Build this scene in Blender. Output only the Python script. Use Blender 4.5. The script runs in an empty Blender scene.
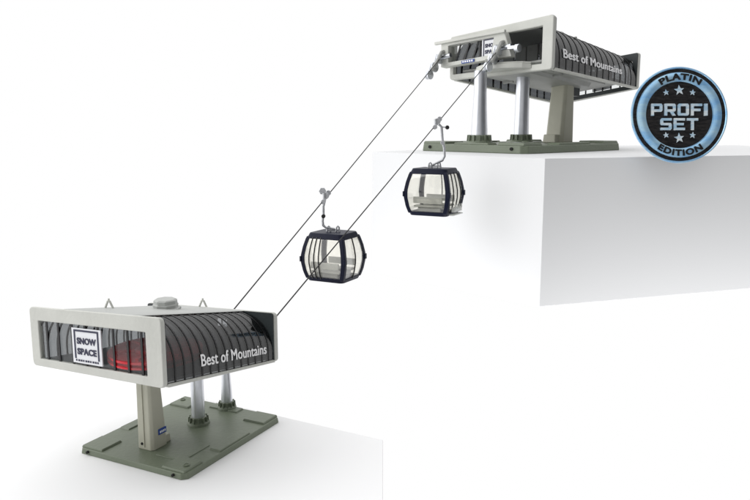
import bpy, bmesh, math, random
from mathutils import Vector, Matrix
random.seed(7)
S = 0.2                      # one drawing unit = 0.2 m
SC = bpy.context.scene
COL = SC.collection
FL, FU = .75, 1.55            # how large the two stations are
CAMZ = 3.2590*FL             # eye height above the lower floor, drawing units
LLOC = (-2.384642*FL, 6.734892*FL, 0.)
ULOC = (2.002645*FU, 7.748084*FU, CAMZ-.2305*FU)
F_PX, PITCH = 739.87, 0.16588

# ------------------------------------------------------------------ materials
def mat(name, col, rough=.5, metal=0., bump=0., bscale=60, var=.0, vscale=8, spec=.5, coat=0.):
    m = bpy.data.materials.new(name); m.use_nodes = True
    nt = m.node_tree; b = nt.nodes['Principled BSDF']
    b.inputs['Roughness'].default_value = rough; b.inputs['Metallic'].default_value = metal
    b.inputs['Specular IOR Level'].default_value = spec
    b.inputs['Coat Weight'].default_value = coat
    tc = nt.nodes.new('ShaderNodeTexCoord')
    n = nt.nodes.new('ShaderNodeTexNoise'); n.inputs['Scale'].default_value = vscale/S; n.inputs['Detail'].default_value = 5
    nt.links.new(tc.outputs['Object'], n.inputs['Vector'])
    r = nt.nodes.new('ShaderNodeMapRange'); r.inputs['From Min'].default_value = .3; r.inputs['From Max'].default_value = .7
    r.inputs['To Min'].default_value = 1-var; r.inputs['To Max'].default_value = 1+var
    nt.links.new(n.outputs['Fac'], r.inputs['Value'])
    mx = nt.nodes.new('ShaderNodeVectorMath'); mx.operation = 'SCALE'; mx.inputs[0].default_value = col[:3]
    nt.links.new(r.outputs['Result'], mx.inputs['Scale']); nt.links.new(mx.outputs[0], b.inputs['Base Color'])
    if bump:
        n2 = nt.nodes.new('ShaderNodeTexNoise'); n2.inputs['Scale'].default_value = bscale/S; n2.inputs['Detail'].default_value = 3
        nt.links.new(tc.outputs['Object'], n2.inputs['Vector'])
        bp = nt.nodes.new('ShaderNodeBump'); bp.inputs['Strength'].default_value = bump; bp.inputs['Distance'].default_value = .01*S
        nt.links.new(n2.outputs['Fac'], bp.inputs['Height']); nt.links.new(bp.outputs[0], b.inputs['Normal'])
    return m
def glass(name, tint, refl, rough=.06, gcol=(1, 1, 1), GR=.30):
    m = bpy.data.materials.new(name); m.use_nodes = True
    nt = m.node_tree; nt.nodes.clear()
    out = nt.nodes.new('ShaderNodeOutputMaterial'); mix = nt.nodes.new('ShaderNodeMixShader')
    t = nt.nodes.new('ShaderNodeBsdfTransparent'); t.inputs[0].default_value = (*tint, 1)
    g = nt.nodes.new('ShaderNodeBsdfGlossy'); g.inputs['Roughness'].default_value = rough; g.inputs['Color'].default_value = (*gcol, 1)
    lw = nt.nodes.new('ShaderNodeLayerWeight'); lw.inputs['Blend'].default_value = .35
    mr = nt.nodes.new('ShaderNodeMapRange'); mr.inputs['To Min'].default_value = refl; mr.inputs['To Max'].default_value = min(1, refl+GR)
    tc = nt.nodes.new('ShaderNodeTexCoord'); n = nt.nodes.new('ShaderNodeTexNoise'); n.inputs['Scale'].default_value = 2.2/S; n.inputs['Detail'].default_value = 2
    nt.links.new(tc.outputs['Object'], n.inputs['Vector'])
    bp = nt.nodes.new('ShaderNodeBump'); bp.inputs['Strength'].default_value = .25; bp.inputs['Distance'].default_value = .02*S
    nt.links.new(n.outputs['Fac'], bp.inputs['Height']); nt.links.new(bp.outputs[0], g.inputs['Normal'])
    nt.links.new(lw.outputs['Facing'], mr.inputs['Value']); nt.links.new(mr.outputs[0], mix.inputs[0])
    nt.links.new(t.outputs[0], mix.inputs[1]); nt.links.new(g.outputs[0], mix.inputs[2]); nt.links.new(mix.outputs[0], out.inputs[0])
    return m
M = dict(
 shell=mat('light grey cast plastic', (.56,.565,.525), .5, bump=.25, bscale=40, var=.07, vscale=3),
 roof=mat('pale grey roof plastic', (.40,.41,.395), .5, bump=.2, bscale=30, var=.06, vscale=2.5),
 dark=mat('dark slate plastic', (.035,.043,.045), .45, var=.15, vscale=4),
 black=mat('black plastic', (.006,.006,.007), .4),
 floor_in=mat('grey underside plastic', (.34,.345,.33), .5, bump=.2, bscale=30, var=.08, vscale=3),
 red=mat('red moulded plastic', (.62,.006,.02), .35, var=.15, vscale=5),
 cream=mat('cream grey plastic', (.47,.465,.38), .5, bump=.2, bscale=30, var=.06, vscale=3),
 steel=mat('brushed silver', (.68,.70,.74), .33, metal=1., var=.05, vscale=10),
 green=mat('grey green plastic', (.145,.17,.12), .42, bump=.25, bscale=35, var=.08, vscale=2),
 hole=mat('screw hole black', (.004,.004,.004), .8),
 white=mat('white printed film', (.78,.79,.82), .4),
 navy=mat('navy print', (.012,.014,.05), .4),
 blue=mat('blue plate', (.015,.06,.30), .35),
 text=mat('white lettering', (.97,.97,.98), .5),
 cabin=mat('navy cabin enamel', (.003,.005,.020), .42, spec=.18),
 seat=mat('pale grey seat plastic', (.50,.51,.49), .5, var=.08, vscale=6),
 pale=mat('pale silvery plastic', (.50,.51,.53), .3, metal=.5, bump=.4, bscale=60, var=.12, vscale=20),
 cable=mat('black cord', (.007,.007,.007), .6, bump=.5, bscale=200),
 floor=mat('white studio board', (.86,.86,.865), .6),
 block=mat('white display block', (.73,.735,.745), .6),
 smoke_low=glass('smoked glazing light', (.50,.51,.52), .016, .08, GR=.20),
 smoke=glass('smoked glazing', (.31,.32,.33), .012, .12, GR=.24),
 clear=glass('clear glazing', (.93,.94,.94), .02, .03, GR=.06),
 cabglass=glass('cabin glazing', (.972,.968,.945), .04, .05),
)
def brushed(name, c1, c2, metal, rough, sx, sy, lo=.4, hi=.6):
    m = bpy.data.materials.new(name); m.use_nodes = True
    nt = m.node_tree; b = nt.nodes['Principled BSDF']
    tc = nt.nodes.new('ShaderNodeTexCoord'); mp = nt.nodes.new('ShaderNodeMapping')
    mp.inputs['Rotation'].default_value = (0, math.radians(38), 0); mp.inputs['Scale'].default_value = (sx/S, 1/S, sy/S)
    n = nt.nodes.new('ShaderNodeTexNoise'); n.inputs['Scale'].default_value = 1; n.inputs['Detail'].default_value = 6; n.inputs['Roughness'].default_value = .65
    cr = nt.nodes.new('ShaderNodeValToRGB'); cr.color_ramp.elements[0].position = lo; cr.color_ramp.elements[1].position = hi
    cr.color_ramp.elements[0].color = (*c1, 1); cr.color_ramp.elements[1].color = (*c2, 1)
    nt.links.new(tc.outputs['Object'], mp.inputs[0]); nt.links.new(mp.outputs[0], n.inputs['Vector']); nt.links.new(n.outputs['Fac'], cr.inputs[0])
    nt.links.new(cr.outputs[0], b.inputs['Base Color']); b.inputs['Metallic'].default_value = metal; b.inputs['Roughness'].default_value = rough
    bp = nt.nodes.new('ShaderNodeBump'); bp.inputs['Strength'].default_value = .3; bp.inputs['Distance'].default_value = .01*S
    nt.links.new(n.outputs['Fac'], bp.inputs['Height']); nt.links.new(bp.outputs[0], b.inputs['Normal'])
    return m
M['badge_dark'] = brushed('black flaked metal', (.002,.002,.003), (.035,.030,.030), .3, .5, 9, 34, .42, .68)
M['badge_blue'] = brushed('blue chrome', (.28,.58,.95), (.55,.82,1.), .55, .3, 2, 5)
M['badge_chrome'] = brushed('pale blue chrome', (.45,.68,.88), (.92,.98,1.), .3, .25, 5, 14)

# ------------------------------------------------------------------ mesh helpers
class MB:
    """collects shapes; build() links them as one mesh object"""
    def __init__(s): s.v = []; s.f = []
    def add(s, vs, fs):
        o = len(s.v); s.v += [Vector(v) for v in vs]; s.f += [[i+o for i in f] for f in fs]; return s
    def box(s, c, d, rz=0, top=1., topy=None):
        topy = top if topy is None else topy
        R = Matrix.Rotation(rz, 3, 'Z'); vs = []
        for z in (-.5, .5):
            k = (1, 1) if z < 0 else (top, topy)
            for x, y in ((-.5,-.5),(.5,-.5),(.5,.5),(-.5,.5)):
                vs.append(Vector(c)+R @ Vector((x*d[0]*k[0], y*d[1]*k[1], z*d[2])))
        return s.add(vs, [(3,2,1,0),(4,5,6,7),(0,1,5,4),(1,2,6,5),(2,3,7,6),(3,0,4,7)])
    def lathe(s, c, prof, n=40, axis='Z'):
        vs = []; fs = []
        for r, z in prof:
            for i in range(n):
                a = 2*math.pi*i/n; p = (r*math.cos(a), r*math.sin(a), z)
                if axis == 'X': p = (p[2], p[0], p[1])
                if axis == 'Y': p = (p[0], p[2], p[1])
                vs.append(Vector(c)+Vector(p))
        m = len(prof)
        for j in range(m-1):
            for i in range(n): fs.append((j*n+i, j*n+(i+1) % n, (j+1)*n+(i+1) % n, (j+1)*n+i))
        if prof[0] != prof[-1]:
            fs.append(tuple(range(n))[::-1]); fs.append(tuple(range((m-1)*n, m*n)))
        return s.add(vs, fs)
    def tube(s, pts, r, n=10):
        pts = [Vector(p) for p in pts]; vs = []; fs = []
        rr = r if isinstance(r, (list, tuple)) else [r]*len(pts)
        up = None
        for k, p in enumerate(pts):
            t = (pts[min(k+1, len(pts)-1)]-pts[max(k-1, 0)]).normalized()
            if up is None: up = t.orthogonal().normalized()
            up = (up-t*up.dot(t)).normalized(); w = t.cross(up)
            for i in range(n):
                a = 2*math.pi*i/n; vs.append(p+(up*math.cos(a)+w*math.sin(a))*rr[k])
        for k in range(len(pts)-1):
            for i in range(n): fs.append((k*n+i, k*n+(i+1) % n, (k+1)*n+(i+1) % n, (k+1)*n+i))
        fs.append(tuple(range(n))[::-1]); fs.append(tuple(range((len(pts)-1)*n, len(pts)*n)))
        return s.add(vs, fs)
    def prism(s, loop, f0, f1):
        """loop of 2D points; f0/f1 map (u,v) to 3D for the two caps"""
        n = len(loop); vs = [f0(*p) for p in loop]+[f1(*p) for p in loop]
        return s.add(vs, [tuple(range(n))[::-1], tuple(range(n, 2*n))]+[(i, (i+1) % n, n+(i+1) % n, n+i) for i in range(n)])
    def ring(s, outer, inner, f0, f1):
        n = len(outer); vs = [f0(*p) for p in outer]+[f0(*p) for p in inner]+[f1(*p) for p in outer]+[f1(*p) for p in inner]; fs = []
        for i in range(n):
            j = (i+1) % n
            fs += [(j, i, n+i, n+j), (2*n+i, 2*n+j, 3*n+j, 3*n+i), (i, j, 2*n+j, 2*n+i), (n+j, n+i, 3*n+i, 3*n+j)]
        return s.add(vs, fs)
    def xform(s, fn): s.v = [Vector(fn(v)) for v in s.v]; return s
    def build(s, name, m, parent=None, bevel=0., smooth=False, k=1., seg=2, label=None):
        me = bpy.data.meshes.new(name); me.from_pydata([tuple(v*S*k) for v in s.v], [], s.f)
        me.materials.append(m)
        bm = bmesh.new(); bm.from_mesh(me); bmesh.ops.recalc_face_normals(bm, faces=bm.faces); bm.to_mesh(me); bm.free()
        if smooth:
            for p in me.polygons: p.use_smooth = True
            me.set_sharp_from_angle(angle=math.radians(38))
        o = bpy.data.objects.new(name, me); COL.objects.link(o)
        if bevel:
            b = o.modifiers.new('bevel', 'BEVEL'); b.width = bevel*S*k; b.segments = seg; b.limit_method = 'ANGLE'; b.angle_limit = math.radians(35)
        if parent: o.parent = parent
        if label: o['label'] = label
        return o
def empty(name, loc, rz, label, cat, group=None):
    o = bpy.data.objects.new(name, None); COL.objects.link(o); o.location = Vector(loc)*S; o.rotation_euler = (0, 0, rz)
    o.empty_display_size = .02; o['label'] = label; o['category'] = cat
    if group: o['group'] = group
    return o
def text_geo(txt, bold=0.0, ext=0.02, spacing=1.0, res=6):
    c = bpy.data.curves.new('t', 'FONT'); c.body = txt; c.size = 1; c.extrude = ext; c.offset = bold; c.resolution_u = res
    c.space_character = spacing
    o = bpy.data.objects.new('t', c); COL.objects.link(o)
    me = bpy.data.meshes.new_from_object(o.evaluated_get(bpy.context.evaluated_depsgraph_get()))
    bm = bmesh.new(); bm.from_mesh(me); bmesh.ops.remove_doubles(bm, verts=bm.verts, dist=1e-5)
    bmesh.ops.triangulate(bm, faces=bm.faces)
    for i in range(5):
        ed = [e for e in bm.edges if e.calc_length() > .11]
        if not ed: break
        bmesh.ops.subdivide_edges(bm, edges=ed, cuts=1); bmesh.ops.triangulate(bm, faces=[f for f in bm.faces if len(f.verts) > 3], ngon_method='EAR_CLIP')
    bm.to_mesh(me); bm.free()
    vs = [v.co.copy() for v in me.vertices]; fs = [list(p.vertices) for p in me.polygons]
    bpy.data.objects.remove(o); bpy.data.meshes.remove(me)
    x0 = min(v.x for v in vs); x1 = max(v.x for v in vs)
    return [Vector(((v.x-x0)/(x1-x0), v.y/.729, v.z/ext*.5+.5)) for v in vs], fs, (x1-x0)/.729   # u 0..1, cap height 1, depth 0..1
def rrect(x0, x1, y0, y1, r, n=6, ar=1.):
    """rounded rectangle loop; r in x units, ar = x units per y unit"""
    P = []
    for cx, cy, a0 in ((x1-r, y0+r*ar, -90), (x1-r, y1-r*ar, 0), (x0+r, y1-r*ar, 90), (x0+r, y0+r*ar, 180)):
        for i in range(n+1):
            a = math.radians(a0+90*i/n); P.append((cx+r*math.cos(a), cy+r*ar*math.sin(a)))
    return P

# ------------------------------------------------------------------ station
GS = 'toy cable car stations'
def station(spec, loc, yaw, k, label):
    xa, xb, w, tw, CZ = spec['xa'], spec['xb'], spec['w'], spec['tw'], spec['CZ']
    Wb, bh, Lb = spec['Wb'], spec['bh'], 1.6
    def H(x, s, h):
        a = (x-xa)/(xb-xa); Q = (s+1)/2
        g = lambda e: (1-a)*((1-Q)*CZ['Am'+e]+Q*CZ['Ap'+e])+a*((1-Q)*CZ['Bm'+e]+Q*CZ['Bp'+e])
        zb, zt = g('b'), g('t')
        return Vector((x, s*w*(1+(2*a-1)*tw), zb+h*(zt-zb)))
    HH = spec['hh']                       # mean height of the shell, to keep corners round
    AR = w/HH
    root = empty('cable_car_station', loc, yaw, label, 'station', GS)
    B = lambda mb, n, m, p=root, **kw: mb.build(n, m, p, k=k, **kw)
    # --- base plate with stepped corner blocks, collars and screw holes
    y0 = Wb/2; ch = .05
    loop = [(ch,-y0),(Lb-ch,-y0),(Lb,-y0+ch),(Lb,y0-ch),(Lb-ch,y0),(ch,y0),(0,y0-ch),(0,-y0+ch)]
    mb = MB().prism(loop, lambda x, y: Vector((x, y, 0)), lambda x, y: Vector((.8+(x-.8)*.99, y*.988, bh*.72)))
    base = B(mb, 'base_plate', M['green'], bevel=.008)
    pn = MB()
    for (cx, cy, dx, dy) in ((.16, y0-.17, .27, .28), (.16, -y0+.17, .27, .28), (Lb-.16, y0-.17, .27, .28), (Lb-.16, -y0+.17, .27, .28)):
        pn.box((cx, cy, bh*.84), (dx, dy, bh*.25), top=.93)
    for (cx, cy, dx, dy) in ((.8, y0-.09, .52, .13), (.8, -y0+.09, .52, .13), (Lb-.09, 0, .13, .40)):
        pn.box((cx, cy, bh*.80), (dx, dy, bh*.20), top=.94)
    pn.box((.42, -y0*.45, bh*.72+.004), (.42, .34, .008), top=.97)
    B(pn, 'corner_block', M['green'], base, bevel=.007)
    for (cx, cy) in ((.0, y0-.14), (.0, -y0+.14), (Lb, y0-.14), (Lb, -y0+.14)):
        sg = -1 if cx < .5 else 1
        B(MB().lathe((cx+sg*-.004, cy, bh*.42), [(.001, -.02), (.014, -.02), (.014, .012), (.001, .012)], 16, 'X'), 'screw_hole', M['hole'], base)
    for cx, cy in ((.14, -y0+.10), (Lb-.14, y0-.10)):
        B(MB().lathe((cx, cy, bh*1.01), [(.03, 0), (.03, .006), (.022, .008), (.022, .003), (.001, .003)], 24), 'screw_boss', M['green'], base, smooth=True)
    tz = .17 if spec['portal'] else .05
    # --- poles with ribbed collars
    for (px, r, fl) in spec['poles']:
        zt = H(min(px, xb), 0, tz+.002).z if px < xb else H(xb, 0, .058).z
        z0 = bh*.72
        p = B(MB().lathe((px, 0, 0), [(r*fl, z0), (r*fl, z0+.12), (r*(1+(fl-1)*.75), z0+.2), (r*(1+(fl-1)*.35), z0+.32), (r, z0+.46), (r, zt)], 40), 'pole', M['steel'], smooth=True)
        R = r*fl
        c = MB().lathe((px, 0, 0), [(R*1.7, z0), (R*1.6, z0+.025), (R*1.25, z0+.04), (R*1.2, z0+.08), (R*1.02, z0+.085)], 36)
        for i in range(12):
            a = 2*math.pi*i/12+.2
            c.box((px+math.cos(a)*R*1.36, math.sin(a)*R*1.36, z0+.045), (R*.42, R*.22, .08), a, top=.55, topy=.9)
        B(c, 'collar', M['green'], p, bevel=.003)
    # --- cream pylon
    c = spec['pyl']; z0 = bh*.72; py = spec['pyly']; zt = H(c, 0, tz+.002).z
    pr = lambda x0, x1, hw, cc: [(x0+cc, -hw), (x1-cc, -hw), (x1, -hw+cc), (x1, hw-cc), (x1-cc, hw), (x0+cc, hw), (x0, hw-cc), (x0, -hw+cc)]
    lo, hi = pr(c-.09, c+.14, .105, .028), pr(c-.085, c+.075, .092, .022)
    n = 8; mb = MB(); mb.add([(x, y+py, z0) for x, y in lo]+[(x, y+py, zt) for x, y in hi], [tuple(range(n))[::-1], tuple(range(n, 2*n))]+[(i, (i+1) % n, n+(i+1) % n, n+i) for i in range(n)])
    pyl = B(mb, 'pylon', M['cream'], bevel=.008)
    B(MB().box((c+.15, py, z0+.04), (.12, .15, .08), top=.9), 'foot', M['cream'], pyl, bevel=.008)
    B(MB().box((c-.092, py+.0, z0+(zt-z0)*.5), (.012, .012, (zt-z0)*.93)), 'seam', M['cream'], pyl)
    B(MB().lathe((c-.093, py+.03, z0+.06), [(.001,-.004), (.014,-.004), (.014,.004), (.001,.004)], 16, 'X'), 'screw_hole', M['hole'], pyl)
    for sd in ((-1,) if not spec['portal'] else ()):
        xx = c+.055; zz = z0+.17
        yy = py+sd*.1065
        pl = B(MB().box((xx, yy, zz), (.11, .008, .06)), 'name_plate', M['blue'], pyl, bevel=.002)
        tk = MB()
        for i in range(4): tk.box((xx-.033+i*.022, yy+sd*.006, zz-.002), (.012, .003, .022))
        B(tk, 'lettering', M['text'], pl)
    # --- shell: roof, sill rails, underside
    th = lambda x0, x1: (lambda s_, h_: H(x0, s_, h_), lambda s_, h_: H(x1, s_, h_))
    e = .06
    rl = [(-.54,.95),(.54,.95),(.56,.985),(.50,1.0),(-.50,1.0),(-.56,.985)]
    roof = B(MB().prism(rl, *th(xa+e, xb-e)), 'roof', M['roof'], bevel=.004)
    vx, vs = spec['vent']
    vb = H(vx, vs, 1.0)
    v = B(MB().lathe(vb, [(.155, -.01), (.155, .012), (.125, .014), (.125, .03)], 8), 'roof_vent', M['roof'], roof, bevel=.005)
    v2 = MB()
    v2.lathe(vb+Vector((0, 0, .02)), [(.125, 0), (.13, .03), (.118, .032), (.118, .07), (.10, .082), (.001, .082)], 8)
    for i in range(4):
        a = i*math.pi/2+.4; v2.box(vb+Vector((math.cos(a)*.092, math.sin(a)*.092, .052)), (.05, .09, .075), a, top=.8)
    B(v2, 'vent_cap', M['roof'], v, bevel=.005)
    for ex, es in spec['eyes']:
        q = H(ex, es, 1.0)
        mb = MB(); mb.tube([q+Vector((-.012, .045, -.01)), q+Vector((0, .012, .07)), q+Vector((0, -.012, .07)), q+Vector((.012, -.045, -.01))], .011, 8)
        mb.tube([q+Vector((0, 0, .06)), q+Vector((0, 0, .095))], .009, 8)
        B(mb, 'lifting_eye', M['shell'], roof, smooth=True)
    # --- underside
    tw_ = .94 if not spec['portal'] else .78
    B_ = xa+(.07 if not spec['portal'] else .13)
    uf = B(MB().prism([(-tw_,tz),(tw_,tz),(tw_,tz+.05),(-tw_,tz+.05)], *th(B_, xb-.04)), 'floor_tray', M['floor_in'], bevel=.01)
    B(MB().prism([(-tw_+.01,tz+.051),(tw_-.01,tz+.051),(tw_-.01,tz+.058),(-tw_+.01,tz+.058)], *th(B_+.005, xb-.045)), 'floor_dark_sheet', M['dark'], uf)  # dark sheet added over the tray to darken the interior
    tr = MB()
    for sy in (-.5, .5): tr.prism([(sy-.03,tz-.03),(sy+.03,tz-.03),(sy+.03,tz-.001),(sy-.03,tz-.001)], *th(xa+.3, xb-.2))
    tr.prism([(-.33,tz-.1),(.33,tz-.1),(.38,tz-.001),(-.38,tz-.001)], *th(xa+.45, xb-.12))
    B(tr, 'tray_step', M['floor_in'], uf, bevel=.01)
    for sd in (-1, 1):
        B(MB().prism([(sd*.93,.0),(sd*1.0,.0),(sd*1.0,.045),(sd*.93,.045)], *th(xa+e, xb-e)), 'side_rail', M['shell'], bevel=.003)
    # --- curved side glazing with its black ribs and lettering
    h0, h1, s0, s1, dh = .05, .24, .975, .50, .73
    def prof(t, off=0.):
        """t 0..1 along the section, off = outward offset in drawing units"""
        L1 = .16
        if t < L1: return (s0+off/w, h0+(h1-h0)*t/L1)
        a = (t-L1)/(1-L1)*math.pi/2
        return (s1+(s0-s1+off/w)*math.cos(a), h1+(dh+off/HH)*math.sin(a)**1.0)
    N = 22
    for sd in (-1, 1):
        x0, x1 = xa+.055, xb-.055; NX = 24
        mb = MB(); vs = []; fs = []
        for lay in (0, -.012):
            for j in range(NX+1):
                for i in range(N+1):
                    s_, h_ = prof(i/N, lay); vs.append(H(x0+(x1-x0)*j/NX, sd*s_, h_))
        T = (NX+1)*(N+1)
        for lay in (0, 1):
            for j in range(NX):
                for i in range(N):
                    q = lay*T+j*(N+1)+i; fs.append((q, q+1, q+N+2, q+N+1))
        for i in range(N):
            for j in (0, NX): q = j*(N+1)+i; fs.append((q, q+1, T+q+1, T+q))
        for j in range(NX):
            for i in (0, N): q = j*(N+1)+i; fs.append((q, q+N+1, T+q+N+1, T+q))
        mb.add(vs, fs); gl = B(mb, 'side_glazing', M[spec['gl']], smooth=True)
        rb = MB(); nr = spec['nribs']
        for r_ in range(nr):
            a = .026+(.915-.026)*(r_/(nr-1))**.97
            xc = xa+(xb-xa)*a; hw = .0085
            vs = []; fs = []
            for i in range(N+1):
                for dx, of in ((-hw, -.006), (-hw, .004), (hw, .004), (hw, -.006)):
                    s_, h_ = prof(i/N, of); vs.append(H(xc+dx, sd*s_, h_))
            for i in range(N):
                for j in range(4): fs.append((i*4+j, i*4+(j+1) % 4, i*4+4+(j+1) % 4, i*4+4+j))
            fs += [(0,1,2,3), (N*4+3, N*4+2, N*4+1, N*4)]
            rb.add(vs, fs)
        B(rb, 'rib_set', M['black'], gl, smooth=True)
        if sd != (1 if spec['portal'] else -1): continue
        v1_, f1_, asp = text_geo('Best of Mountains', 0, .02, 1.04)
        vs = v1_+[v_+Vector((.0042, .0, .25)) for v_ in v1_]+[v_+Vector((.0021, .03, .5)) for v_ in v1_]
        fs = f1_+[[i+len(v1_) for i in f] for f in f1_]+[[i+2*len(v1_) for i in f] for f in f1_]
        a0, a1, hb, hc = spec['text']
        if sd == 1: a0, a1 = spec['text_p'][:2]; hb, hc = spec['text_p'][2:]
        out = []
        for v_ in vs:
            a = a0+(a1-a0)*v_.x; hv = hb+(hc-hb)*v_.y
            # find the section parameter at that height
            if hv < h1: s_ = s0
            else:
                an = math.asin(min(1, (hv-h1)/dh)); s_ = s1+(s0-s1)*math.cos(an)
            out.append(H(xa+(xb-xa)*a, sd*(s_+(.0065+.003*v_.z)/w), hv))
        B(MB().add(out, fs), 'lettering', M['text'], gl)
    # --- end frame A (closed, with the big window)
    ro = .05
    outer = rrect(-1.0, 1.0, 0., 1., ro, 6, AR*1.0)
    def frame(x0, x1, inner_pts, name):
        o_ = outer; i_ = inner_pts
        return B(MB().ring(o_, i_, *th(x0, x1)), name, M['shell'], bevel=.009)
    ia = rrect(-.775, .865, .135, .775, .006, 6, AR)
    fa = frame(xa, xa+.05, ia, 'end_frame')
    B(MB().ring(rrect(-.985,.985,.015,.985,.03,6,AR), rrect(-.80,.88,.12,.80,.006,6,AR), *th(xa+.052, xa+.064)), 'inner_panel', M['dark'], fa)
    wn = B(MB().prism([(-.775,.135),(.865,.135),(.865,.775),(-.775,.775)], *th(xa+.022, xa+.030)), 'window', M['clear'], fa)
    mu = MB()
    for s_ in spec['mull']:
        mu.prism([(s_-.0135,.136),(s_+.0135,.136),(s_+.0135,.774),(s_-.0135,.774)], *th(xa+.012, xa+.021))
    B(mu, 'mullion_set', M['black'], wn)
    # sign on window
    def sign(fx, s_l, s_r, hb_, ht_, par, cut=None):
        """fx(depth) -> x ; s_l = image-left edge; text runs from s_l to s_r"""
        P = lambda u, v_, d: H(fx(d), s_l+(s_r-s_l)*u, hb_+(ht_-hb_)*v_)
        pl = B(MB().prism([(0,0),(1,0),(1,1),(0,1)], lambda u, v_: P(u, v_, 0), lambda u, v_: P(u, v_, .012)), 'sign', M['white'], par)
        bd = MB()
        for (u0,u1,v0,v1) in ((.075,.12,.13,.955),(.875,.92,.13,.955),(.12,.875,.905,.955)):
            bd.prism([(u0,v0),(u1,v0),(u1,v1),(u0,v1)], lambda u, v_: P(u, v_, .0125), lambda u, v_: P(u, v_, .016))
        x = .10
        for i in range(10):
            wd = .055 if i % 3 else .04
            bd.prism([(x,.055),(x+wd,.055),(x+wd,.105),(x,.105)], lambda u, v_: P(u, v_, .0125), lambda u, v_: P(u, v_, .016)); x += .082
        B(bd, 'border', M['navy'], pl)
        for txt, v0, v1 in (('SNOW', .56, .735), ('SPACE', .26, .435)):
            vs, fs, asp = text_geo(txt, .04, .02, 1.05)
            B(MB().add([P(.17+.66*q.x, v0+(v1-v0)*q.y, .0125+.004*q.z) for q in vs], fs), 'lettering', M['navy'], pl)
        return pl
    sign(lambda d: xa+.004-d, .312, -.135, .175, .728, fa)
    # --- red bull wheel
    cx, cy, cr = spec['wheel']; zc = H(cx, 0, .36).z
    wh = B(MB().lathe((cx, cy, zc), [(cr*.93, -.028), (cr, -.032), (cr, -.016), (cr*.9, -.008), (cr*.9, .008), (cr, .016), (cr, .036), (cr*.93, .038), (cr*.86, .03), (cr*.45, .03), (cr*.40, .055), (cr*.18, .06), (.01, .06)], 64), 'bull_wheel', M['red'], smooth=True)
    for i in range(6):
        a = i*math.pi/3+.3; B(MB().box((cx+math.cos(a)*cr*.65, cy+math.sin(a)*cr*.65, zc+.04), (cr*.42, .03, .03), a), 'spoke', M['red'], wh)
    B(MB().lathe((cx, cy, zc), [(.06, .06), (.06, .085), (.03, .09), (.001, .09)], 24), 'hub_cap', M['shell'], wh, smooth=True)
    ab = MB().box((cx, cy, zc-.115), (.12, .12, .15))
    B(ab, 'wheel_bearing', M['dark'])
    # --- end frame B (open, with rope portal)
    ib = rrect(-.925, .81, .125, .825, .006, 6, AR)
    fb = frame(xb-.05, xb, ib, 'end_frame')
    B(MB().ring(rrect(-.985,.985,.015,.985,.03,6,AR), rrect(*((-.94,.84,.11,.84) if spec['portal'] else (-.30,-.15,.62,.80)),.006,6,AR), *th(xb-.064, xb-.052)), 'inner_panel', M['dark'], fb)  # lower station: opening shrunk so the inside shows dark through the glazing
    if not spec['portal']:
        bm_ = B(MB().prism([(-.97,.78),(.25,.78),(.25,.84),(-.97,.84)], *th(xb-.048, xb-.036)), 'sheave_beam', M['dark'], bevel=.004)
        for s_, h_ in ((-.888,.70), (-.229,.71)):
            q = H(xb-.030, s_, h_)
            B(MB().lathe(q+Vector((0, 0, -.05)), [(.006,-.02),(.026,-.018),(.026,-.01),(.02,0),(.026,.01),(.026,.018),(.006,.02)], 24, 'Y'), 'sheave', M['steel'], bm_, smooth=True)
            B(MB().box(q+Vector((0, .03, .01)), (.015, .012, .13)), 'sheave_arm', M['dark'], bm_)
        return root, H
    # interior partition panels seen through the opening
    ip = MB()
    for i, s_ in enumerate((-.62,-.36,-.1,.16,.42,.66)):
        ip.prism([(s_-.115,.10),(s_+.115,.10),(s_+.115,.90),(s_-.115,.90)], *th(xb-.62-.01*(i % 2), xb-.60-.01*(i % 2)))
    B(ip, 'partition', M['floor_in'], bevel=.004)
    # portal bridge in front of frame B
    X0, X1 = xb+.012, xb+.085
    pt = MB()
    outb = [(-1.06,.27),(.36,.30),(.215,.82),(-1.06,.85)]
    innb = [(-.905,.36),(-.03,.385),(.02,.735),(-.905,.745)]
    pt.ring(outb, innb, *th(X0, X1))
    pb = B(pt, 'rope_portal', M['shell'], bevel=.006)
    B(MB().prism([(-1.16,.80),(.26,.775),(.26,.83),(-1.16,.865)], *th(X1+.002, X1+.03)), 'header_bar', M['shell'], pb, bevel=.004)
    B(MB().prism([(-.905,.36),(-.03,.385),(.02,.735),(-.905,.745)], *th(X0+.02, X0+.026)), 'window', M['clear'], pb)
    mm = MB()
    for s_, sl in ((-.80,.1),(-.62,.1),(-.44,.1)):
        mm.prism([(s_-.015,.372),(s_+.015,.372),(s_+.015+sl,.738),(s_-.015+sl,.738)], *th(X0+.028, X0+.036))
    for s_ in (-.30,-.25): mm.prism([(s_-.016,.372),(s_+.016,.372),(s_+.016,.738),(s_-.016,.738)], *th(X0+.028, X0+.036))
    B(mm, 'mullion_set', M['black'], pb)
    sign(lambda d: X0+.038+d, -.235, .13, .33, .75, pb)
    bl = B(MB().prism([(-.60,.282),(-.345,.290),(-.345,.352),(-.60,.345)], *th(X1+.002, X1+.010)), 'name_plate', M['blue'], pb)
    tk = MB()
    for i in range(5): tk.prism([(-.575+i*.045,.300),(-.548+i*.045,.300),(-.548+i*.045,.335),(-.575+i*.045,.335)], *th(X1+.011, X1+.014))
    B(tk, 'lettering', M['text'], bl)
    # rounded deck below the portal
    dk = MB(); lp = []
    for i in range(13):
        t = i/12; lp.append((-.42+1.06*t, .10*math.sin(math.pi*t)**.6))
    dl = [(s_, d_) for s_, d_ in lp]
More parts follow.
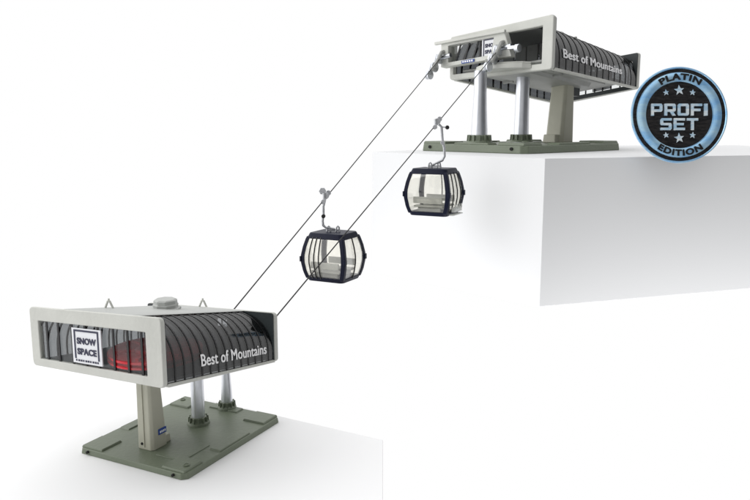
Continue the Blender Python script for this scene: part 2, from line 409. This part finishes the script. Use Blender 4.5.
    for (z0_, z1_, sc) in ((.055, .15, 1.0), (.15, .185, .9)):
        n2 = len(dl)
        vs = [H(xb-.03 if False else xb+.004+d_*sc*1.6, s_, z0_) for s_, d_ in dl]+[H(xb+.004+d_*sc*1.6, s_, z1_) for s_, d_ in dl]
        fs = [tuple(range(n2))[::-1], tuple(range(n2, 2*n2))]+[(i, i+1, n2+i+1, n2+i) for i in range(n2-1)]+[(n2-1, 0, n2, 2*n2-1)]
        dk.add(vs, fs)
    B(dk, 'deck', M['shell'], pb, bevel=.006)
    # sheave trains
    def wheel(c, r, t, par, m=M['steel']):
        return B(MB().lathe(c, [(r*.3,-t*.6),(r,-t*.5),(r,-t*.3),(r*.82,0),(r,t*.3),(r,t*.5),(r*.3,t*.6)], 24, 'Y'), 'sheave', m, par, smooth=True)
    for s_, h_ in ((-1.06,.56), (.16,.54)):
        q = H(xb, s_, h_); q.x = X1
        wheel_m = 1
        ar = B(MB().tube([q+Vector((-.05, .03, .05)), q+Vector((.03, .03, .03)), q+Vector((.10, .03, -.07)), q+Vector((.16, .03, -.14))], .018, 8), 'sheave_arm', M['floor_in'], pb, smooth=True)
        wheel(q+Vector((.03, -.005, -.03)), .048, .04, ar)
        wheel(q+Vector((.10, -.005, -.11)), .048, .04, ar)
        wheel(q+Vector((.165, -.005, -.185)), .042, .04, ar)
        B(MB().tube([q+Vector((.0, -.02, -.02)), q+Vector((.0, .12, .0))], .022, 10), 'axle', M['steel'], ar, smooth=True)
        if s_ > 0:
            B(MB().box(q+Vector((.02, .15, -.02)), (.04, .10, .03)).lathe(q+Vector((.02, .20, -.03)), [(.001,-.02),(.036,-.02),(.036,.02),(.001,.02)], 20, 'Y'), 'tension_roller', M['steel'], ar, bevel=.004)
            B(MB().box(q+Vector((.03, -.10, -.15)), (.05, .07, .09), .4).lathe(q+Vector((.05, -.05, -.10)), [(.001,-.02),(.04,-.02),(.04,.02),(.001,.02)], 16, 'Y'), 'gear_box', M['floor_in'], ar, bevel=.006)
    return root, H

LOW = dict(portal=False, gl='smoke_low', xa=-.3435, xb=1.307, w=.8426, tw=.037, Wb=1.3861, bh=.0821, hh=.56,
    CZ=dict(Apb=1.0083, Apt=1.5823, Amb=1.0341, Amt=1.6616, Bmb=.8067, Bmt=1.3391, Bpb=.7809, Bpt=1.2598),
    poles=((1.028, .068, 1.06), (1.527, .046, 1.4)), pyl=.345, pyly=.04, vent=(.66, .06), eyes=((.19, .41), (1.28, .10)),
    text=(.298, .885, .205, .40), text_p=(.885, .26, .26, .44), nribs=14, mull=(.749,.561,.343,.137,-.061,-.290,-.499,-.70), wheel=(.10,-.32,.43))
UPP = dict(portal=True, gl='smoke', xa=-.5322, xb=1.2122, w=.5244, tw=.1034, Wb=1.2156, bh=.095, hh=.42,
    CZ=dict(Apb=.6067, Apt=.9656, Amb=.4643, Amt=.8706, Bpb=.7125, Bpt=1.1694, Bmb=.6714, Bmt=1.0744),
    poles=((.8208, .064, 1.08), (1.4543, .056, 1.3)), pyl=.145, pyly=.0, vent=(.4, .06), eyes=(),
    text=(.26, .885, .26, .44), text_p=(.885, .232, .275, .455), nribs=14, mull=(.749,.561,.343,.137,-.061,-.290,-.499,-.70), wheel=(-.02,.0,.25))
lowR, lowH = station(LOW, LLOC, 1.10785, FL, 'lower cable car station, seen from above, red wheel behind its SNOW SPACE window')
upR, upH = station(UPP, ULOC, 3.89360, FU, 'high cable car station on the white block, seen from below at its open end')

# ------------------------------------------------------------------ setting
def world_pt(H, yaw, loc, k, x, s_, h_, off=(0,0,0)):
    return Matrix.Rotation(yaw, 3, 'Z') @ ((H(x, s_, h_)+Vector(off))*k)+Vector(loc)
def poly_slab(name, pts, z0, z1, m):
    mb = MB().prism(pts, lambda x, y: Vector((x, y, z0)), lambda x, y: Vector((x, y, z1)))
    o = mb.build(name, m, bevel=.004); o['kind'] = 'structure'; return o
e0, e1 = Vector((-3.011, 9.067))*FL, Vector((.084, 7.352))*FL
dr = (e0-e1).normalized()
poly_slab('floor', [tuple(e1), tuple(e1+dr*9), (-9, 2), (-9, -6), (.03, -6), (.05, 4.4)], -.9, 0., M['floor'])
zt = CAMZ-.2305*FU
pc, pl_ = Vector((1.227, 5.373))*FU, Vector((-.0275, 6.79))*FU
poly_slab('plinth', [tuple(pc), tuple(pc+Vector((4.5, 1.5))), (6.9, 14.2), (2.5, 13.9), tuple(pl_)], zt-1.70, zt, M['block'])

# ------------------------------------------------------------------ ropes and gondolas
Lp = [world_pt(lowH, 1.10785, LLOC, FL, 1.307-.03, s_, h_, (0.0, 0, 0)) for s_, h_ in ((-.229,.724), (-.888,.711))]
Up = [world_pt(upH, 3.89360, ULOC, FU, 1.2122+.05*1, s_, h_, (0, 0, 0)) for s_, h_ in ((-1.068,.582), (.131,.557))]
for i in range(2):
    a, b = Lp[i], Up[i]; d = (b-a)
    pts = []
    for j in range(41):
        t = 1.01*j/40; p = a+d*t; p.z -= .012*math.sin(math.pi*min(1, max(0, t)))*d.length*.02; pts.append(p)
    o = MB().tube(pts, .0056, 8).build('haul_rope', M['cable'], smooth=True)
    o['category'] = 'rope'; o['group'] = 'haul ropes between the two stations'
    o['label'] = ('upper left dark rope, the one carrying the gondola lower down the slope', 'lower right dark rope, the one carrying the gondola nearest the high station')[i]

def rope_at_px(i, px):
    a, b = Lp[i], Up[i]; lo, hi = 0., 1.
    cp, sp_ = math.cos(PITCH), math.sin(PITCH)
    for _ in range(50):
        t = (lo+hi)/2; p = a+(b-a)*t; z = p.z-CAMZ
        u = 375+F_PX*p.x/(p.y*cp-z*sp_)
        if u < px: lo = t
        else: hi = t
    p = a+(b-a)*t; return p, p.y*cp-(p.z-CAMZ)*sp_
def gondola(px_rope, rope, wpx, dx, dz, yaw, side, label, bars):
    P, dep = rope_at_px(rope, px_rope)
    g = wpx*dep/F_PX/.68                       # size
    loc = P+Vector((dx*g, 0, -dz*g))          # roof centre
    root = empty('gondola', loc, 0, label, 'gondola', 'gondolas hanging from the ropes')
    Rz = Matrix.Rotation(yaw, 3, 'Z')
    B = lambda mb, n, m, p=root, rot=True, **kw: (mb.xform(lambda v: Rz @ v) if rot else mb).build(n, m, p, k=g, **kw)
    W, D, Hh = .27, .235, .525
    keys = [(0,.80),(.06,.85),(.2,.935),(.38,.995),(.46,1.0),(.54,.995),(.72,.93),(.88,.84),(.94,.79),(1,.74)]
    def sc(v):
        for (a, b), (c, d) in zip(keys, keys[1:]):
            if v <= c+1e-9: return b+(d-b)*(v-a)/(c-a)
        return keys[-1][1]
    def P3(sx, sy, v, off=0.): q = sc(v); return Vector((sx*(W*q+off), sy*(D*q+off), -Hh+Hh*v))
    # roof / floor slabs
    def slab(v0, v1, grow=.006, nm='roof', m=M['cabin']):
        mb = MB(); n = 6
        vs = []; 
        for v in (v0, (v0+v1)/2, v1):
            q = sc(v); r = rrect(-W*q-grow, W*q+grow, -D*q-grow, D*q+grow, .05, n)
            vs += [(x, y, -Hh+Hh*v) for x, y in r]
        L = 4*(n+1); fs = [tuple(range(L))[::-1], tuple(range(2*L, 3*L))]
        for j in range(2):
            for i in range(L): fs.append((j*L+i, j*L+(i+1) % L, (j+1)*L+(i+1) % L, (j+1)*L+i))
        return B(mb.add(vs, fs), nm, m, bevel=.006, smooth=True)
    rf = slab(.885, 1.0); slab(0., .085, .004, 'floor')
    vv = [i/16 for i in range(17)]
    for sx, sy in ((-1,-1),(1,-1),(1,1),(-1,1)):
        vs = []; fs = []
        wt = .046
        for v in vv:
            v_ = .05+.88*v
            c = P3(sx, sy, v_)
            vs += [c+Vector((sx*.004, sy*.004, 0)), c+Vector((-sx*wt, sy*.004, 0)), c+Vector((-sx*wt*.6, -sy*wt*.6, 0)), c+Vector((sx*.004, -sy*wt, 0))]
        for j in range(16):
            for i in range(4): fs.append((j*4+i, j*4+(i+1) % 4, j*4+4+(i+1) % 4, j*4+4+i))
        fs += [(0,1,2,3), (64,65,66,67)]
        B(MB().add(vs, fs), 'corner_post', M['cabin'], bevel=.006, smooth=True)
    # glazing: four curved panes with thickness
    for fx, fy in ((1,0),(-1,0),(0,1),(0,-1)):
        vs = []; fs = []
        for off in (-.004, -.012):
            for v in vv:
                v_ = .075+.84*v; q = sc(v_)
                for e_ in (-1, 1):
                    if fx: vs.append((fx*(W*q+off), e_*(D*q-.018), -Hh+Hh*v_))
                    else: vs.append((e_*(W*q-.018), fy*(D*q+off), -Hh+Hh*v_))
        for l_ in (0, 34):
            for j in range(16): fs.append((l_+2*j, l_+2*j+1, l_+2*j+3, l_+2*j+2))
        fs += [(0,1,35,34), (32,33,67,66)]
        for j in range(16): fs += [(2*j, 2*j+2, 36+2*j, 34+2*j), (2*j+1, 2*j+3, 37+2*j, 35+2*j)]
        gl = B(MB().add(vs, fs), 'window', M['cabglass'], smooth=True)
    # door bars
    for (ax, pos, sd_) in bars:
        pts = []
        for v in vv:
            v_ = .06+.86*v; q = sc(v_)
            pts.append((pos*W*q, sd_*(D*q+.004), -Hh+Hh*v_) if ax == 'x' else (sd_*(W*q+.004), pos*D*q, -Hh+Hh*v_))
        B(MB().tube(pts, .0075, 6), 'door_bar', M['black'], smooth=True)
    # side bumpers at the waist
    for sx in (-1, 1):
        for sy in (-1, 1): B(MB().box((sx*(W+.002), sy*(D-.01), -Hh+Hh*.46), (.022, .045, .06)), 'bumper', M['cabin'], bevel=.005)
    # benches facing each other
    for sy in (-1, 1):
        b_ = B(MB().box((0, sy*.135, -Hh+.105), (W*1.3, .09, .022)), 'bench', M['seat'], bevel=.008)
        B(MB().box((0, sy*.135, -Hh+.07), (W*1.0, .03, .06)), 'bench_support', M['seat'], b_, bevel=.004)
        B(MB().box((0, sy*.188, -Hh+.175), (W*1.3, .018, .075)), 'backrest', M['seat'], b_, bevel=.008)
    # ski rack outside the door end
    rk = MB().box((W*.93+.03, -.02, -Hh+.075), (.035, D*1.0, .05)).box((W*.9+.03, -.02, -Hh+.02), (.05, D*1.3, .014))
    for i in range(4): rk.box((W*.93+.052, -.11+i*.06, -Hh+.11), (.012, .012, .05))
    if side > 0: B(rk, 'ski_rack', M['seat'], bevel=.003)
    # roof clamp, hanger and grip (not turned with the cabin)
    cl = MB()
    for x_ in (-.05, .05):
        cl.tube([(x_-.02, 0, .0), (x_-.012, 0, .05), (x_, 0, .062), (x_+.012, 0, .05), (x_+.02, 0, .0)], .009, 8)
    cl.tube([(-.07, 0, .022), (.07, 0, .022)], .008, 8)
    B(cl, 'roof_clamp', M['pale'], rot=False, smooth=True)
    gx, gz = -dx, dz
    if side < 0: pts = [(.02, -.0, .03), (-.08, 0, .045), (-.11, 0, .07), (-.115, 0, .12), (-.105, 0, .19), (gx-.03, -.01, gz-.10), (gx-.01, -.01, gz-.02)]
    else: pts = [(-.03, 0, .03), (.03, 0, .06), (.085, 0, .085), (.11, 0, .13), (.105, 0, .22), (.085, 0, .30), (gx+.05, -.01, gz-.04), (gx+.01, -.01, gz)]
    hg = B(MB().tube(pts, [.012]*2+[.015]*(len(pts)-2), 10), 'hanger', M['pale'], rot=False, smooth=True)
    jt = MB().lathe((pts[-3][0], 0, pts[-3][2]-.02), [(.001,-.016),(.022,-.016),(.022,.016),(.001,.016)], 14, 'Y')
    B(jt, 'joint', M['cable'] if side < 0 else M['pale'], hg, rot=False, smooth=True)
    d3 = (Up[rope]-Lp[rope]).normalized(); c = Vector((gx, 0, gz))
    side_v = Vector((0, -1, 0))
    gp = MB().tube([c-d3*.10+side_v*.012, c+d3*.10+side_v*.012], [.016, .02], 10)
    gp.tube([c-d3*.04+Vector((0, -.015, .0)), c-d3*.03+Vector((-.01, -.015, .06))], .018, 10)
    gp.lathe(c+Vector((0, -.03, .02)), [(.001,-.015),(.036,-.015),(.036,.015),(.001,.015)], 18, 'Y')
    gp.lathe(c-d3*.07+Vector((0, -.03, -.012)), [(.001,-.013),(.026,-.013),(.026,.013),(.001,.013)], 18, 'Y')
    gp.lathe(c+d3*.07+Vector((0, -.03, .018)), [(.001,-.013),(.028,-.013),(.028,.013),(.001,.013)], 18, 'Y')
    if side < 0: gp.lathe(c+Vector((-.035, -.03, .07)), [(.001,-.015),(.04,-.015),(.04,.015),(.001,.015)], 6, 'Y')
    B(gp, 'grip', M['pale'], hg, rot=False, bevel=.004, smooth=True)
    if side > 0:
        B(MB().lathe((gx+.115, 0, gz-.045), [(.001,-.022),(.02,-.018),(.024,0),(.02,.018),(.001,.022)], 16, 'Y'), 'roller', M['black'], hg, rot=False, smooth=True)
        B(MB().tube([(gx+.05, 0, gz-.04), (gx+.115, 0, gz-.045)], .008, 8), 'roller_arm', M['pale'], hg, rot=False)
    return root
gondola(326, 0, 63, .075, .375, math.radians(-27), -1, 'dark blue gondola lower down, hanging from the upper left rope',
        [('x', -.62, -1), ('x', -.40, -1), ('x', -.18, -1), ('y', .0, 1)])
gondola(437, 1, 61, -.02, .495, math.radians(-27), 1, 'dark blue gondola higher up beside the white block, with grey ski rack',
        [('x', .0, 1), ('y', -.45, 1), ('y', .05, 1), ('y', .5, 1)])

# ------------------------------------------------------------------ round badge at the block edge
by = 8.62; bx = .4040*by
br = 46.6*by*1.0/F_PX
yb = -math.atan2(bx, by)
zc_ = None
cp, sp_ = math.cos(PITCH), math.sin(PITCH)
# centre height: pixel row 115
ang = math.atan((250-115.0)/F_PX)-PITCH
zc_ = CAMZ+math.tan(ang)*math.hypot(by, 0)
bd = empty('round_badge', (bx, by+math.sin(PITCH)*-br, zc_-br*math.cos(PITCH)), 0, 'round black badge with blue ring and PROFI SET lettering on the white block', 'badge')
bd.rotation_euler = (-PITCH, 0, 0)
Bd = lambda mb, n, m, p=bd, **kw: mb.build(n, m, p, **kw)
C = Vector((0, 0, br))
disc = Bd(MB().lathe(C, [(.001, .03), (br*.985, .03), (br, .02), (br, -.005), (br*.985, -.012), (.001, -.012)], 96, 'Y'), 'disc', M['badge_dark'], smooth=True)
Bd(MB().lathe(C, [(br*.975, -.0125), (br*.99, -.02), (br*1.012, -.018), (br*1.018, .0), (br*1.0, .022), (br*.975, -.0125)], 96, 'Y'), 'rim', M['badge_blue'], disc, smooth=True)
rp = [(br*.70, -.013), (br*.715, -.03), (br*.77, -.040), (br*.83, -.040), (br*.885, -.03), (br*.90, -.013), (br*.70, -.013)]
ring = Bd(MB().lathe(C, rp, 96, 'Y'), 'ring', M['badge_blue'], disc, smooth=True)
def arc_text(txt, mid, span, top):
    vs, fs, asp = text_geo(txt, .045, .02, 1.12); out = []
    for v in vs:
        if top: a = math.radians(mid+span/2-span*v.x); r = br*(.735+.13*v.y)
        else: a = math.radians(mid-span/2+span*v.x); r = br*(.865-.13*v.y)
        out.append(C+Vector((math.cos(a)*r, -.0425-.004*v.z, math.sin(a)*r)))
    Bd(MB().add(out, fs), 'lettering', M['black'], ring)
arc_text('PLATIN', 90, 66, True); arc_text('EDITION', -90, 68, False)
G = {  # squared letters, unit box, outer loop then holes
 'P': [[(0,0),(.24,0),(.24,.32),(.9,.32),(1,.44),(1,.88),(.9,1),(0,1)], [(.24,.52),(.24,.8),(.76,.8),(.76,.52)]],
 'R': [[(0,0),(.24,0),(.24,.32),(.5,.32),(.74,0),(1,0),(.78,.32),(.9,.33),(1,.44),(1,.88),(.9,1),(0,1)], [(.24,.52),(.24,.8),(.76,.8),(.76,.52)]],
 'O': [[(.1,0),(.9,0),(1,.12),(1,.88),(.9,1),(.1,1),(0,.88),(0,.12)], [(.24,.2),(.24,.8),(.76,.8),(.76,.2)]],
 'F': [[(0,0),(.24,0),(.24,.38),(.85,.38),(.85,.58),(.24,.58),(.24,.8),(1,.8),(1,1),(0,1)]],
 'I': [[(0,0),(1,0),(1,1),(0,1)]],
 'S': [[(0,0),(.9,0),(1,.12),(1,.48),(.9,.6),(.24,.6),(.24,.8),(1,.8),(1,1),(.1,1),(0,.88),(0,.52),(.1,.4),(.76,.4),(.76,.2),(0,.2)]],
 'E': [[(0,0),(1,0),(1,.2),(.24,.2),(.24,.4),(.9,.4),(.9,.6),(.24,.6),(.24,.8),(1,.8),(1,1),(0,1)]],
 'T': [[(.38,0),(.62,0),(.62,.8),(1,.8),(1,1),(0,1),(0,.8),(.38,.8)]]}
def letter(ch, x, z, w_, h_):
    c = bpy.data.curves.new('t', 'CURVE'); c.dimensions = '2D'; c.fill_mode = 'BOTH'; c.extrude = .01
    for lp in G[ch]:
        sp = c.splines.new('POLY'); sp.points.add(len(lp)-1); sp.use_cyclic_u = True
        for i_, (a, b) in enumerate(lp): sp.points[i_].co = (a, b, 0, 1)
    o = bpy.data.objects.new('t', c); COL.objects.link(o)
    me = bpy.data.meshes.new_from_object(o.evaluated_get(bpy.context.evaluated_depsgraph_get()))
    vs = [C+Vector(((x+v.co.x*w_)*br, -.023-v.co.z, (z+v.co.y*h_)*br)) for v in me.vertices]; fs = [list(p.vertices) for p in me.polygons]
    bpy.data.objects.remove(o); bpy.data.meshes.remove(me)
    bm = MB().add(vs, fs); Bd(bm, 'letter', M['badge_chrome'], disc, bevel=.003)
for txt, z0, hgt, x0, x1 in (('PROFI', -.02, .25, -.60, .585), ('SET', -.325, .25, -.405, .385)):
    gap = .045; wi = .07; nI = txt.count('I'); lw_ = (x1-x0-gap*(len(txt)-1)-wi*nI)/(len(txt)-nI); x = x0
    for ch in txt:
        w_ = wi if ch == 'I' else lw_; letter(ch, x, z0, w_, hgt); x += w_+gap
for (sx, sz, sr, rot) in ((-.28,.47,.07,.15),(0,.52,.115,.1),(.28,.47,.07,-.1),(-.28,-.43,.07,.15),(0,-.49,.115,.1),(.28,-.43,.075,-.1)):
    lp = []
    for i in range(10):
        a = math.pi/2+i*math.pi/5+rot; r = sr*br*(1 if i % 2 == 0 else .42); lp.append((math.cos(a)*r, math.sin(a)*r))
    Bd(MB().prism(lp, lambda x, z: C+Vector((sx*br+x, -.012, sz*br+z)), lambda x, z: C+Vector((sx*br+x*.8, -.026, sz*br+z*.8))), 'star', M['badge_chrome'], disc)

# ------------------------------------------------------------------ camera
cam = bpy.data.cameras.new('camera'); co = bpy.data.objects.new('camera', cam); COL.objects.link(co)
co.location = (0, 0, CAMZ*S); co.rotation_euler = (math.pi/2-PITCH, 0, 0)
cam.sensor_width = 36; cam.lens = 36*F_PX/750; cam.clip_start = .01; cam.clip_end = 100
SC.camera = co

# ------------------------------------------------------------------ light: white studio room, darker behind the camera
wd = bpy.data.worlds.new('World'); SC.world = wd; wd.use_nodes = True
nt = wd.node_tree; bg = nt.nodes['Background']
tc = nt.nodes.new('ShaderNodeTexCoord'); sx = nt.nodes.new('ShaderNodeSeparateXYZ'); nt.links.new(tc.outputs['Generated'], sx.inputs[0])
cr = nt.nodes.new('ShaderNodeMapRange'); cr.interpolation_type = 'SMOOTHSTEP'
cr.inputs['From Min'].default_value = -.15; cr.inputs['From Max'].default_value = .6; cr.inputs['To Min'].default_value = .58; cr.inputs['To Max'].default_value = 1.0
nt.links.new(sx.outputs['Y'], cr.inputs['Value'])
xr = nt.nodes.new('ShaderNodeMapRange'); xr.interpolation_type = 'SMOOTHSTEP'
xr.inputs['From Min'].default_value = -.2; xr.inputs['From Max'].default_value = .5; xr.inputs['To Min'].default_value = .54; xr.inputs['To Max'].default_value = .12
nt.links.new(sx.outputs['X'], xr.inputs['Value']); nt.links.new(xr.outputs[0], cr.inputs['To Min'])
# a dim band at the right, behind the camera, gives the metal its darker streaks
up = nt.nodes.new('ShaderNodeMapRange'); up.interpolation_type = 'SMOOTHSTEP'
up.inputs['From Min'].default_value = .42; up.inputs['From Max'].default_value = .85; up.inputs['To Min'].default_value = 0.; up.inputs['To Max'].default_value = .75
nt.links.new(sx.outputs['Z'], up.inputs['Value'])
ad = nt.nodes.new('ShaderNodeMath'); ad.operation = 'ADD'; ad2 = nt.nodes.new('ShaderNodeMath'); ad2.operation = 'ADD'; lf = nt.nodes.new('ShaderNodeMapRange'); lf.interpolation_type = 'SMOOTHSTEP'; lf.inputs['From Min'].default_value = -.55; lf.inputs['From Max'].default_value = -.95; lf.inputs['To Min'].default_value = 0; lf.inputs['To Max'].default_value = 1.0; nt.links.new(sx.outputs['X'], lf.inputs['Value']); nt.links.new(lf.outputs[0], ad2.inputs[1]); nt.links.new(cr.outputs[0], ad.inputs[0]); nt.links.new(up.outputs[0], ad.inputs[1])
nt.links.new(ad.outputs[0], ad2.inputs[0]); nt.links.new(ad2.outputs[0], bg.inputs['Strength']); bg.inputs['Color'].default_value = (1, 1, 1, 1)
def area(name, loc, target, size, power, col=(1,1,1), spread=180):
    l = bpy.data.lights.new(name, 'AREA'); l.shape = 'DISK'; l.size = size*S; l.energy = power; l.color = col; l.spread = math.radians(spread)
    o = bpy.data.objects.new(name, l); COL.objects.link(o); o.location = Vector(loc)*S
    o.rotation_euler = (Vector(target)-Vector(loc)).to_track_quat('-Z', 'Y').to_euler(); return o
area('key_softbox', (-11, 5.5, 8.5), (0, 8, 1.5), 11.0, 20)
def strip(name, loc, target, sx_, sy_, power, spread):
    o = area(name, loc, target, 1, power, spread=spread); l = o.data; l.shape = 'RECTANGLE'; l.size = sx_*S; l.size_y = sy_*S
    d_ = (Vector(target)-Vector(loc)).normalized(); ax = Vector((-d_.y, d_.x, 0)).normalized()
    up_ = -d_; yv = up_.cross(ax); o.rotation_euler = Matrix((ax, yv, up_)).transposed().to_euler()
strip('added_low_fill', (5.0, 7.3, -1.9), (4.4, 9.1, .35), 7.5, .8, 3.5, 110)  # added lamp, fades the plinth's right face to white towards the bottom
strip('added_low_fill', (-.45, 8.1, -2.0), (.85, 9.3, .35), 3.0, .6, .8, 100)  # second added lamp, whitens the lower part of the plinth's left face
SC.view_settings.view_transform = 'Standard'; SC.view_settings.look = 'None'; SC.view_settings.gamma = 1; SC.view_settings.exposure = 0
SC.render.engine = 'CYCLES'; SC.cycles.transparent_max_bounces = 32; SC.cycles.max_bounces = 8
SC.render.resolution_x = 1024; SC.render.resolution_y = 683
